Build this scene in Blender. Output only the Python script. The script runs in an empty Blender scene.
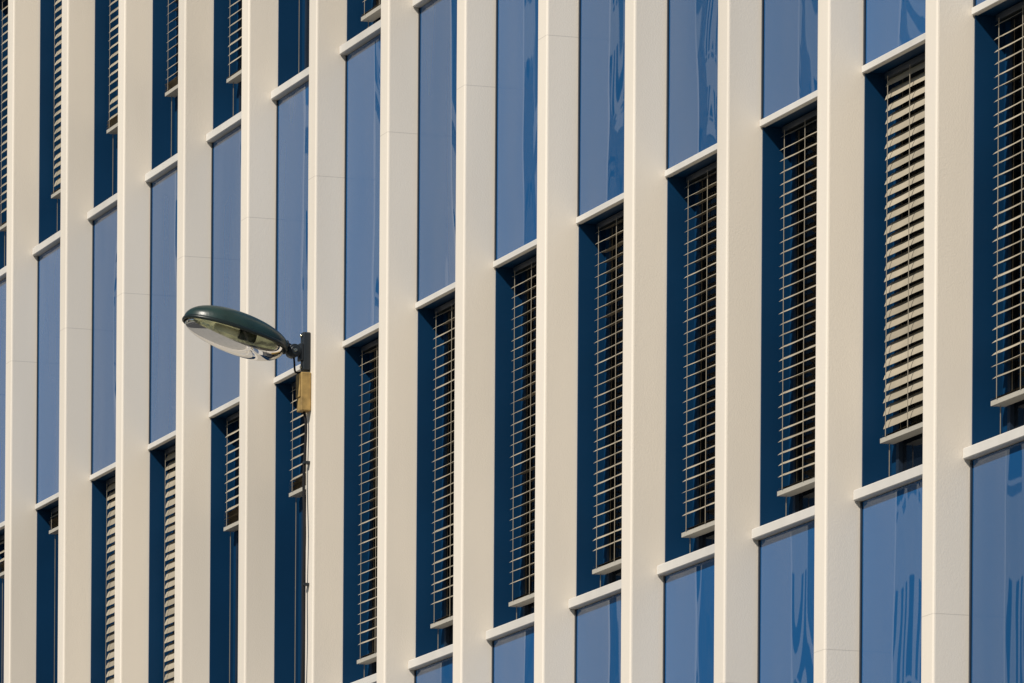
import bpy, bmesh, math, random
from mathutils import Vector, Matrix
random.seed(7)
scene = bpy.context.scene
# ------------------------------------------------------------------ constants
P = 1.35            # bay pitch
W = 0.148           # fin width (front)
D = 0.180           # fin projection in front of spandrel glass
WIN = 0.345         # window plane
ZA, ZB, ST = 6.905, 8.90, 3.69
K0, K1 = -8, 26     # fin index range (x = -k*P)
JOINT = 6.15
ROWS = [-1, 0, 1, 2]
TOP = ZB + 2*ST + (ST-(ZB-ZA)) + 0.35

# ------------------------------------------------------------------ materials
def newmat(name):
    m = bpy.data.materials.new(name); m.use_nodes = True
    nt = m.node_tree; b = nt.nodes["Principled BSDF"]
    return m, nt, b
def N(nt, t, **kw):
    n = nt.nodes.new(t)
    for k, v in kw.items(): setattr(n, k, v)
    return n
def plain(name, col, rough=0.5, metal=0.0, var=0.12, scale=6.0, bump=0.0, bscale=80.0, spec=0.5, island=0.0, stretch=(1,1,1), joint=False, dist=.01):
    m, nt, b = newmat(name)
    tc = N(nt, 'ShaderNodeTexCoord'); mp = N(nt, 'ShaderNodeMapping')
    mp.inputs['Scale'].default_value = stretch
    nt.links.new(tc.outputs['Object'], mp.inputs[0])
    nz = N(nt, 'ShaderNodeTexNoise'); nz.inputs['Scale'].default_value = scale; nz.inputs['Detail'].default_value = 3
    nt.links.new(mp.outputs[0], nz.inputs['Vector'])
    mr = N(nt, 'ShaderNodeMapRange'); mr.inputs[1].default_value = 0.3; mr.inputs[2].default_value = 0.7
    mr.inputs[3].default_value = 1-var; mr.inputs[4].default_value = 1+var
    nt.links.new(nz.outputs[0], mr.inputs[0])
    val = mr.outputs[0]
    def mul(a, bb):
        mm = N(nt, 'ShaderNodeMath', operation='MULTIPLY')
        nt.links.new(a, mm.inputs[0]); nt.links.new(bb, mm.inputs[1]); return mm.outputs[0]
    if island:
        g = N(nt, 'ShaderNodeNewGeometry'); m2 = N(nt, 'ShaderNodeMapRange')
        m2.inputs[3].default_value = 1-island; m2.inputs[4].default_value = 1+island
        nt.links.new(g.outputs['Random Per Island'], m2.inputs[0])
        val = mul(val, m2.outputs[0])
    if joint:   # hairline filled joint between the cladding lengths, one per storey
        sp = N(nt,'ShaderNodeSeparateXYZ'); nt.links.new(tc.outputs['Object'], sp.inputs[0])
        a = N(nt,'ShaderNodeMath',operation='SUBTRACT'); a.inputs[1].default_value = JOINT-2*ST
        nt.links.new(sp.outputs[2], a.inputs[0])
        q = N(nt,'ShaderNodeMath',operation='DIVIDE'); q.inputs[1].default_value = ST; nt.links.new(a.outputs[0], q.inputs[0])
        fr_ = N(nt,'ShaderNodeMath',operation='FRACT'); nt.links.new(q.outputs[0], fr_.inputs[0])
        lt = N(nt,'ShaderNodeMath',operation='LESS_THAN'); lt.inputs[1].default_value = .0045/ST; nt.links.new(fr_.outputs[0], lt.inputs[0])
        m3 = N(nt,'ShaderNodeMapRange'); m3.inputs[3].default_value=1; m3.inputs[4].default_value=.80
        nt.links.new(lt.outputs[0], m3.inputs[0]); val = mul(val, m3.outputs[0])
    vm = N(nt, 'ShaderNodeVectorMath', operation='SCALE'); vm.inputs[0].default_value = col
    nt.links.new(val, vm.inputs['Scale'])
    nt.links.new(vm.outputs[0], b.inputs['Base Color'])
    b.inputs['Roughness'].default_value = rough; b.inputs['Metallic'].default_value = metal
    b.inputs['Specular IOR Level'].default_value = spec
    if bump:
        n2 = N(nt, 'ShaderNodeTexNoise'); n2.inputs['Scale'].default_value = bscale; n2.inputs['Detail'].default_value = 2
        nt.links.new(tc.outputs['Object'], n2.inputs['Vector'])
        bp = N(nt, 'ShaderNodeBump'); bp.inputs['Strength'].default_value = bump; bp.inputs['Distance'].default_value = dist
        nt.links.new(n2.outputs[0], bp.inputs['Height']); nt.links.new(bp.outputs[0], b.inputs['Normal'])
    return m
M_fin = plain("cream_render", (0.73,0.67,0.585), 0.6, var=0.07, scale=1.6, bump=0.10, bscale=130, spec=0.3, island=0.03, stretch=(1,1,0.2), joint=True)
M_sill = plain("sill_metal_paint", (0.60,0.58,0.545), 0.45, var=0.06, scale=5, island=0.04)
M_blue = plain("blue_metal_panel", (0.0015,0.029,0.082), 0.5, var=0.10, scale=2, spec=0.18)
M_dark = plain("dark_frame", (0.012,0.022,0.04), 0.4)
M_slat = plain("blind_slat", (0.335,0.295,0.225), 0.6, var=0.14, scale=4, island=0.18, spec=0.25)
M_rail = plain("blind_rail", (0.40,0.38,0.33), 0.45, var=0.05)
M_cord = plain("blind_cord", (0.24,0.21,0.16), 0.8)
M_roof = plain("roof_gravel", (0.22,0.21,0.2), 0.9, scale=40)
M_asph = plain("asphalt", (0.05,0.05,0.052), 0.9, var=0.2, scale=3, bump=0.3)
M_pave = plain("paving", (0.28,0.27,0.25), 0.85, var=0.15, scale=2, bump=0.2)
M_kerb = plain("kerb_stone", (0.35,0.34,0.32), 0.8)
M_line = plain("road_paint", (0.7,0.7,0.68), 0.6)
M_ground = plain("ground_soil", (0.10,0.11,0.07), 0.95, var=0.3, scale=0.2)
M_wall = plain("plaster", (0.62,0.58,0.50), 0.85, var=0.08, scale=0.6)
M_wall2 = plain("brick_wall", (0.30,0.18,0.12), 0.85, var=0.12, scale=0.8)

def glassmat(name, col, rough, wav, ior=1.5, tint=(1,1,1), wscale=0.9, stretch=(1.6,1,0.55)):
    m, nt, b = newmat(name)
    tc = N(nt, 'ShaderNodeTexCoord'); mp = N(nt, 'ShaderNodeMapping'); mp.inputs['Scale'].default_value = stretch
    nt.links.new(tc.outputs['Object'], mp.inputs[0])
    g = N(nt, 'ShaderNodeNewGeometry')
    ad = N(nt, 'ShaderNodeVectorMath', operation='ADD'); sc = N(nt,'ShaderNodeMath', operation='MULTIPLY'); sc.inputs[1].default_value = 37
    nt.links.new(g.outputs['Random Per Island'], sc.inputs[0])
    nt.links.new(mp.outputs[0], ad.inputs[0]); nt.links.new(sc.outputs[0], ad.inputs[1])
    nz = N(nt, 'ShaderNodeTexNoise'); nz.inputs['Scale'].default_value = wscale; nz.inputs['Detail'].default_value = 1.2
    nt.links.new(ad.outputs[0], nz.inputs['Vector'])
    bp = N(nt, 'ShaderNodeBump'); bp.inputs['Strength'].default_value = 1.0; bp.inputs['Distance'].default_value = wav
    nt.links.new(nz.outputs[0], bp.inputs['Height']); nt.links.new(bp.outputs[0], b.inputs['Normal'])
    m2 = N(nt, 'ShaderNodeMapRange'); m2.inputs[3].default_value = .86; m2.inputs[4].default_value = 1.14
    nt.links.new(g.outputs['Random Per Island'], m2.inputs[0])
    vm = N(nt, 'ShaderNodeVectorMath', operation='SCALE'); vm.inputs[0].default_value = col
    nt.links.new(m2.outputs[0], vm.inputs['Scale']); nt.links.new(vm.outputs[0], b.inputs['Base Color'])
    b.inputs['Roughness'].default_value = rough
    b.inputs['IOR'].default_value = ior
    b.inputs['Specular Tint'].default_value = (*tint,1)
    return m
M_glass = glassmat("spandrel_glass", (0.010,0.080,0.225), 0.012, 0.019, ior=1.6, tint=(.5,.75,1.0), wscale=1.1)
M_pane = glassmat("window_glass", (0.004,0.007,0.012), 0.02, 0.008)
M_pane2 = glassmat("window_glass_far", (0.02,0.03,0.04), 0.05, 0.004)

# ------------------------------------------------------------------ mesh helpers
class MB:
    def __init__(s): s.v=[]; s.f=[]
    def box(s, x0,x1,y0,y1,z0,z1):
        n=len(s.v)
        s.v += [(x0,y0,z0),(x1,y0,z0),(x1,y1,z0),(x0,y1,z0),(x0,y0,z1),(x1,y0,z1),(x1,y1,z1),(x0,y1,z1)]
        s.f += [(n,n+3,n+2,n+1),(n+4,n+5,n+6,n+7),(n,n+1,n+5,n+4),(n+1,n+2,n+6,n+5),(n+2,n+3,n+7,n+6),(n+3,n,n+4,n+7)]
    def grid(s, rows):
        n=len(s.v); c=len(rows[0])
        for r in rows: s.v += [tuple(p) for p in r]
        for i in range(len(rows)-1):
            for j in range(c-1):
                a=n+i*c+j; s.f.append((a,a+1,a+c+1,a+c))
    def obj(s, name, mat, parent=None, bevel=0, seg=2, smooth=False):
        me=bpy.data.meshes.new(name); me.from_pydata(s.v,[],s.f); me.update()
        if bevel:
            bm=bmesh.new(); bm.from_mesh(me)
            bmesh.ops.bevel(bm, geom=bm.edges[:], offset=bevel, segments=seg, affect='EDGES', profile=0.5)
            bm.to_mesh(me); bm.free()
        me.materials.append(mat)
        if smooth:
            for p in me.polygons: p.use_smooth=True
        o=bpy.data.objects.new(name,me); scene.collection.objects.link(o)
        if parent: o.parent=parent
        return o
def empty(name, loc=(0,0,0)):
    e=bpy.data.objects.new(name,None); e.location=loc; scene.collection.objects.link(e); return e

# ------------------------------------------------------------------ office building
B = empty("office_building")
fins, glass, sills, ledges, blue, panes, frames, gfr = [MB() for _ in range(8)]
XL, XR = -K1*P, -K0*P+W
for k in range(K0, K1+1):
    x=-k*P
    fins.box(x, x+W, 0, WIN+.02, 0, TOP)
plinth=MB()
for k in range(K0, K1):
    x0=-(k+1)*P+W; x1=-k*P
    for r in ROWS:
        za=ZA+r*ST; zb=ZB+r*ST; zc=za+ST
        sills.box(x0+.003,x1-.003,D-.042,WIN-.02,za-.05,za)
        ledges.box(x0+.003,x1-.003,D-.014,D+.016,zb-.034,zb)
        blue.box(x0+.003,x1-.003,D+.018,WIN-.004,zb-.03,zb-.002)
        blue.box(x0+.003,x0+.012,D+.002,WIN-.004,za+.001,zb-.031)
        blue.box(x1-.012,x1-.003,D+.002,WIN-.004,za+.001,zb-.036)
        fx0,fx1,fz0,fz1=x0+.013,x1-.013,za+.001,zb-.032
        y0,y1=WIN-.018,WIN
        blue.box(fx0,fx0+.07,y0,y1,fz0,fz1); blue.box(fx1-.07,fx1,y0,y1,fz0,fz1)
        frames.box(fx0+.071,fx1-.071,y0+.002,y1,fz0,fz0+.06); frames.box(fx0+.071,fx1-.071,y0+.002,y1,fz1-.06,fz1)
        frames.box(fx0+.071,fx0+.105,y0-.006,y1,fz0+.061,fz1-.061); frames.box(fx1-.105,fx1-.071,y0+.004,y1,fz0+.061,fz1-.061)
        panes.box(fx0+.106,fx1-.106,WIN-.004,WIN+.003,fz0+.061,fz1-.061)
        gz0,gz1=zb+.004,zc-.054
        glass.box(x0+.022,x1-.022,D,D+.008,gz0,gz1)
        gfr.box(x0+.003,x0+.018,D-.006,D+.01,gz0,gz1); gfr.box(x1-.018,x1-.003,D-.006,D+.01,gz0,gz1)
        gfr.box(x0+.003,x1-.003,D+.012,D+.05,zb+.001,zc-.051)
    zf=ZA+ROWS[0]*ST
    glass.box(x0+.022,x1-.022,D,D+.008,1.35,zf-.054)
    gfr.box(x0+.003,x1-.003,D+.012,D+.05,1.32,zf-.051)
    plinth.box(x0+.003,x1-.003,.10,WIN,0,1.31)
    ledges.box(x0+.003,x1-.003,D-.02,WIN,TOP-.33,TOP-.02)
fins.obj("fins",M_fin,B,bevel=.012,seg=3)
glass.obj("spandrel_glass",M_glass,B)
gfr.obj("spandrel_frames",M_dark,B)
sills.obj("window_sills",M_sill,B,bevel=.004,seg=1)
ledges.obj("head_ledges",M_sill,B,bevel=.003,seg=1)
blue.obj("blue_reveals",M_blue,B)
frames.obj("window_frames",M_dark,B)
panes.obj("window_panes",M_pane,B)
plinth.obj("plinth",M_fin,B)
cb=MB(); cb.box(XL,XR,WIN+.03,16,0,TOP-.15); cb.obj("core_walls",M_wall,B)
rf=MB(); rf.box(XL+.2,XR-.2,.6,15.8,TOP-.15,TOP-.1); rf.obj("roof",M_roof,B)
cp=MB(); cp.box(XL-.05,XR+.05,.1,.55,TOP+.001,TOP+.08); cp.obj("parapet_coping",M_sill,B)
ew=MB()
for s in range(4):
    for y in range(5):
        zz=ZA+(s-1)*ST
        ew.box(XR-.02,XR+.03,2+y*2.8,3.3+y*2.8,zz,zz+1.9)
ew.obj("end_wall_windows",M_pane2,B)

# ------------------------------------------------------------------ blinds
low={-1:(.90,27),0:(.885,58),1:(.915,26),2:(.925,22),3:(.93,23),4:(.93,20),5:(.905,23),6:(.925,20),7:(.34,32),8:(.35,36),9:(.99,60),10:(.99,60),11:(.08,30),12:(.14,40),13:(.9,30)}
up={6:(.925,30),7:(.22,25),8:(.84,36),9:(.75,30),10:(.74,46),11:(.83,55),12:(.82,44),13:(.9,40)}
slats,rails,cords,heads=MB(),MB(),MB(),MB()
SP=.057; SW=.072
for k in range(K0,K1):
    x0=-(k+1)*P+W+.068; x1=-k*P-.068
    for r in ROWS:
        zb=ZB+r*ST-.034; za=ZA+r*ST
        H=zb-za
        if r==0 and k in low: fr,ti=low[k]
        elif r==1 and k in up: fr,ti=up[k]
        else: fr,ti=random.choice([(.9,24),(.93,30),(.35,35),(.98,56),(.7,40),(.92,20),(.1,30)])
        ti+=random.uniform(-1.5,1.5)
        yc=WIN-.063
        zbot=zb-H*fr
        heads.box(x0-.01,x1+.01,yc-.02,yc+.03,zb-.032,zb-.003)
        skew=random.uniform(-.008,.008)
        total=int(H/SP)-1
        z=zb-.045
        nfit=max(0,int((z-(zbot+.03))/SP))
        stack=min(14,total-nfit) if fr<.8 else 2
        zs=[(z-i*SP,0) for i in range(nfit)]
        zst=zbot+.022
        zs+=[(zst+i*.006,1) for i in range(stack) if zst+i*.006< z-nfit*SP+SP*.6]
        drift=random.uniform(-5,5)
        for i,(zz,st) in enumerate(zs):
            t=math.radians((6 if st else ti+drift*(i/max(1,len(zs))-.5))+random.gauss(0,1.8))
            if (not st) and random.random()<.06: t+=math.radians(random.uniform(-11,11))
            dz0=random.gauss(0,.002); dz1=random.gauss(0,.002)
            ex=random.uniform(-.008,.008)
            sec=[]
            for q in (-1,-.5,0,.5,1):
                yy=q*SW/2; hh=.006*(1-q*q)
                Y=yc+yy*math.cos(t)-hh*math.sin(t); Z=yy*math.sin(t)+hh*math.cos(t)
                sec.append((Y,Z))
            rows=[]
            for m in range(7):
                fx=m/6; X=x0+ex+(x1-x0)*fx
                sag=-.002*math.sin(fx*math.pi*3)**2
                rows.append([(X,Y,zz+Z+dz0*(1-fx)+dz1*fx+sag+skew*fx) for Y,Z in sec])
            slats.grid(rows)
        rails.box(x0-.004,x1+.004,yc-.034,yc+.034,zbot-.008,zbot+.014)
        for f in (.07,.33,.62,.92):
            X=x0+(x1-x0)*f
            for yy in (-.0385,.0375):
                cords.box(X-.0035,X+.0035,yc+yy-.0006,yc+yy+.0006,zbot+.014,zb-.033)
        for X in (x0+.03,x1-.03):
            cords.box(X-.0015,X+.0015,yc-.0015,yc+.0015,za+.001,zbot-.009)
slats.obj("blind_slats",M_slat,B,smooth=True)
rails.obj("blind_rails",M_rail,B)
heads.obj("blind_headrails",M_dark,B)
cords.obj("blind_cords",M_cord,B)

# ------------------------------------------------------------------ street lamp (wall mounted on fin 7)
FX=-7*P
L=empty("street_lamp",(0,0,0))
M_green=plain("lamp_green_paint",(0.014,0.033,0.030),0.36,var=0.2,scale=12,bump=.08,bscale=60)
M_rim=plain("lamp_rim",(0.008,0.015,0.015),0.35)
M_blk=plain("lamp_black_metal",(0.010,0.016,0.022),0.45,bump=.1)
M_box=plain("junction_box_ochre",(0.32,0.21,0.07),0.7,var=.3,scale=25)
M_cab=plain("cable_black",(0.012,0.012,0.014),0.8,spec=.2)
M_alu=plain("reflector_aluminium",(0.70,0.66,0.50),0.22,metal=1.0,var=.3,scale=14,bump=.6,bscale=14)
M_bulb=plain("bulb_glass",(0.65,0.63,0.54),0.15)
mb,nt,b=newmat("clear_bowl")
nt.nodes.remove(b)
tr=N(nt,'ShaderNodeBsdfTransparent'); tr.inputs[0].default_value=(.84,.88,.78,1)
gl=N(nt,'ShaderNodeBsdfGlossy'); gl.inputs['Roughness'].default_value=.05
fr=N(nt,'ShaderNodeFresnel'); fr.inputs[0].default_value=1.4
mx=N(nt,'ShaderNodeMixShader')
nt.links.new(fr.outputs[0],mx.inputs[0]); nt.links.new(tr.outputs[0],mx.inputs[1]); nt.links.new(gl.outputs[0],mx.inputs[2])
nt.links.new(mx.outputs[0],nt.nodes['Material Output'].inputs[0])
M_bowl=mb
tilt=math.radians(14)
hc=Vector((FX+.055,-.445,8.92))
A=Vector((0,-math.cos(tilt),math.sin(tilt))); C=Vector((0,math.sin(tilt),math.cos(tilt)))
Bx=Vector((1,0,0))
def hp(a,b,c): return hc+A*a+Bx*b+C*c
LEN=.625; HW=.185
def shape(t):
    a=-LEN/2*math.cos(t)
    w=HW*(math.sin(t)**.85)*(1+.10*(-math.cos(t)))
    return a,w
def shell(name,mat,h,up,scale=1.0,n=40,mv=24,c0=0,skew=0.0,pw=1.0):
    g=MB(); rows=[]
    for i in range(n+1):
        t=max(.0001,min(math.pi-.0001,math.pi*i/n))
        a,w=shape(t); a*=scale; w*=scale
        hh=h*(math.sin(t)**.9)*(1+skew*(-math.cos(t)))
        row=[]
        for j in range(mv+1):
            v=math.pi*j/mv
            row.append(hp(a,w*math.cos(v),c0+(1 if up else -1)*hh*(math.sin(v)**pw)))
        rows.append(row)
    g.grid(rows); return g.obj(name,mat,L,smooth=True)
shell("housing",M_green,.112,True,1.0,c0=.012,skew=.10,pw=.8)
shell("reflector",M_alu,.070,True,.93,c0=.004,n=16,mv=14)
shell("bowl",M_bowl,.100,False,.955,c0=-.006,pw=.85,skew=-.25)
g=MB(); rows=[]
for i in range(97):
    th=2*math.pi*i/96
    t=th if th<=math.pi else 2*math.pi-th
    s=1 if th<=math.pi else -1
    a,w=shape(max(.0001,min(math.pi-.0001,t)))
    row=[]
    for j in range(9):
        q=2*math.pi*j/8
        sc=1+.022*math.cos(q)
        row.append(hp(a*sc,s*w*sc,.003+.012*math.sin(q)))
    rows.append(row)
g.grid(rows); g.obj("rim",M_rim,L,smooth=True)
def cyl(name,mat,p0,p1,r0,r1=None,seg=20,bev=0.003):
    r1=r0 if r1 is None else r1
    p0=Vector(p0);p1=Vector(p1);d=(p1-p0); ln=d.length
    bm=bmesh.new(); bmesh.ops.create_cone(bm,cap_ends=True,segments=seg,radius1=r0,radius2=r1,depth=ln)
    if bev: bmesh.ops.bevel(bm,geom=[e for e in bm.edges if len([f for f in e.link_faces if len(f.verts)>4])==1],offset=bev,segments=2,affect='EDGES')
    q=d.to_track_quat('Z','Y').to_matrix().to_4x4(); q.translation=(p0+p1)/2
    bmesh.ops.transform(bm,matrix=q,verts=bm.verts)
    me=bpy.data.meshes.new(name); bm.to_mesh(me); bm.free(); me.materials.append(mat)
    for p in me.polygons: p.use_smooth=len(p.vertices)==4
    o=bpy.data.objects.new(name,me); scene.collection.objects.link(o); o.parent=L; return o
cyl("bulb",M_bulb,hp(-.02,0,.01),hp(.13,0,.01),.022,.018)
cyl("bulb_holder",M_rim,hp(-.12,0,.01),hp(-.02,0,.01),.03)
cx=FX+.055
cyl("neck",M_blk,hp(-.265,0,.018),hp(-.335,0,.016),.036,.030)
cyl("neck_collar",M_blk,hp(-.300,0,.018),hp(-.312,0,.018),.042)
kn=hp(-.355,0,.010)
cyl("knuckle",M_blk,kn-Vector((.038,0,0)),kn+Vector((.038,0,0)),.038)
cyl("knuckle_washer",M_blk,kn-Vector((.046,0,0)),kn+Vector((.046,0,0)),.026)
cyl("knuckle_bolt",M_alu,kn-Vector((.054,0,0)),kn+Vector((.054,0,0)),.010,seg=6,bev=0)
cyl("arm",M_blk,kn+Vector((0,.01,0)),(cx,-.035,8.835),.022)
bk=MB(); bk.box(cx-.028,cx+.028,-.046,-.001,8.735,8.955); bk.obj("bracket",M_blk,L,bevel=.006)
bk=MB(); bk.box(cx-.032,cx+.032,-.064,-.0465,8.79,8.89); bk.obj("bracket_clamp",M_blk,L,bevel=.005)
for zz in (8.755,8.935): cyl("bracket_bolt",M_alu,(cx,-.056,zz),(cx,-.045,zz),.009,seg=6,bev=0)
jb=MB(); jb.box(cx-.045,cx+.045,-.062,-.001,8.50,8.722); jb.obj("junction_box",M_box,L,bevel=.006)
jb=MB(); jb.box(cx-.038,cx+.038,-.069,-.0625,8.58,8.712); jb.obj("junction_box_lid",M_box,L,bevel=.003)
def tube(name,pts,r,mat,sub=5):
    pts=[Vector(p) for p in pts]; P2=[]
    for i in range(len(pts)-1):
        a=pts[max(0,i-1)]; b_=pts[i]; c_=pts[i+1]; d_=pts[min(len(pts)-1,i+2)]
        for s in range(sub):
            t=s/sub
            P2.append(.5*((2*b_)+(c_-a)*t+(2*a-5*b_+4*c_-d_)*t*t+(3*b_-a-3*c_+d_)*t**3))
    P2.append(pts[-1]); g=MB(); rows=[]
    for i,p in enumerate(P2):
        dr=(P2[min(i+1,len(P2)-1)]-P2[max(i-1,0)]).normalized()
        ref=Vector((1,0,0)); n1=dr.cross(ref).normalized(); n2=dr.cross(n1)
        rows.append([p+n1*r*math.cos(2*math.pi*j/8)+n2*r*math.sin(2*math.pi*j/8) for j in range(9)])
    g.grid(rows); return g.obj(name,mat,L,smooth=True)
pts=[(cx-.005,-.03,8.51)]
zz=8.40
while zz>.1:
    pts.append((FX+.062+random.uniform(-.016,.016),-.022+random.uniform(-.008,.004),zz)); zz-=.30
pts.append((FX+.06,-.018,.02))
tube("cable",pts,.0085,M_cab)
tube("cable_link",[(cx+.0,-.05,8.725),(cx-.015,-.079,8.728),(cx-.02,-.084,8.78),(cx-.01,-.089,8.82),(kn.x,kn.y+.02,kn.z-.02)],.006,M_cab)
for zz in (8.2,7.5,6.8,5.9,5.0,4.0,3.0,2.0,1.0):
    c=MB(); c.box(FX+.040,FX+.084,-.034,-.001,zz,zz+.014); c.obj("cable_clip",M_blk,L)

# ------------------------------------------------------------------ surroundings
g=MB(); g.box(-1500,1500,-1500,1500,-1.0,-.14); g.obj("ground",M_ground)
g=MB(); g.box(-220,160,-5,0.34,-.13,-.002); o=g.obj("pavement",M_pave)
g=MB(); g.box(-220,160,-5.16,-5.003,-.13,.004); g.obj("kerb",M_kerb)
g=MB(); g.box(-220,160,-17,-5.163,-.139,-.12); g.obj("road",M_asph)
g=MB()
x=-220
while x<160: g.box(x,x+3,-11.1,-10.98,-.119,-.116); x+=7
g.obj("road_markings",M_line)
g=MB(); g.box(-220,160,-24,-17.003,-.13,0); g.obj("pavement",M_pave)
def block(name,x0,x1,y0,y1,n,wall,st=3.4,bw=2.4):
    e=empty(name); h=n*st+1.2
    w=MB(); w.box(x0,x1,y0,y1,-.1,h); w.obj("walls",wall,e)
    win=MB(); tr=MB()
    nx=int((x1-x0)/bw)
    for s in range(n):
        for i in range(nx):
            a=x0+(i+.5)*(x1-x0)/nx; zz=1.0+s*st
            win.box(a-.6,a+.6,y1-.05,y1+.02,zz,zz+1.7); tr.box(a-.7,a+.7,y1+.001,y1+.1,zz-.1,zz-.002)
        ny=int((y1-y0)/bw)
        for i in range(ny):
            a=y0+(i+.5)*(y1-y0)/ny; zz=1.0+s*st
            win.box(x1-.05,x1+.02,a-.6,a+.6,zz,zz+1.7); tr.box(x1+.001,x1+.1,a-.7,a+.7,zz-.1,zz-.002)
    tr.box(x0-.3,x1+.3,y0-.3,y1+.3,h+.001,h+.4)
    win.obj("windows",M_pane2,e); tr.obj("trim",M_sill,e)
block("apartment_block",-112,-90,-46,-31,7,M_wall)
block("apartment_block",-160,-128,-44,-26,10,M_wall,bw=3)
block("apartment_block",-175,-140,-76,-55,12,M_wall,bw=3.5)
block("tower_block",-240,-218,-95,-72,22,M_wall)
block("apartment_block",-80,-58,-62,-44,4,M_wall2)

# ------------------------------------------------------------------ light
el=math.radians(42); az=math.radians(31)
S=Vector((math.sin(az)*math.cos(el),-math.cos(az)*math.cos(el),math.sin(el)))
sun=bpy.data.lights.new("sun",'SUN'); sun.energy=5.0; sun.angle=math.radians(.53); sun.color=(1,.93,.825)
so=bpy.data.objects.new("sun",sun); so.rotation_euler=S.to_track_quat('Z','Y').to_euler(); scene.collection.objects.link(so)
w=bpy.data.worlds.new("World"); scene.world=w; w.use_nodes=True; nt=w.node_tree
sky=nt.nodes.new('ShaderNodeTexSky'); sky.sky_type='NISHITA'; sky.sun_disc=False
sky.sun_elevation=el; sky.sun_rotation=math.pi-az; sky.air_density=1.0; sky.dust_density=.4; sky.ozone_density=2.0
nt.links.new(sky.outputs[0],nt.nodes['Background'].inputs[0]); nt.nodes['Background'].inputs[1].default_value=.05

# ------------------------------------------------------------------ camera
al=math.radians(18.8); f=7335.; rho=.0065
Z0=P*math.cos(al)/.0384; lat=(922-512)/f*Z0
d=Vector((-math.cos(al),math.sin(al),0)); r=Vector((math.sin(al),math.cos(al),0)); u=Vector((0,0,1))
pos=-d*Z0-r*lat; pos.z=1.7
up_=u*math.cos(rho)-r*math.sin(rho); rt=r*math.cos(rho)+u*math.sin(rho)
cam=bpy.data.cameras.new("camera"); co=bpy.data.objects.new("camera",cam); scene.collection.objects.link(co)
m=Matrix((rt,up_,-d)).transposed().to_4x4(); m.translation=pos; co.matrix_world=m
cam.sensor_width=36; cam.lens=f/1024*36; cam.clip_start=.5; cam.clip_end=4000
cam.shift_x=7.6/1024; cam.shift_y=(1596-341.5)/1024
scene.camera=co
scene.view_settings.view_transform='Standard'; scene.view_settings.look='None'; scene.view_settings.exposure=0
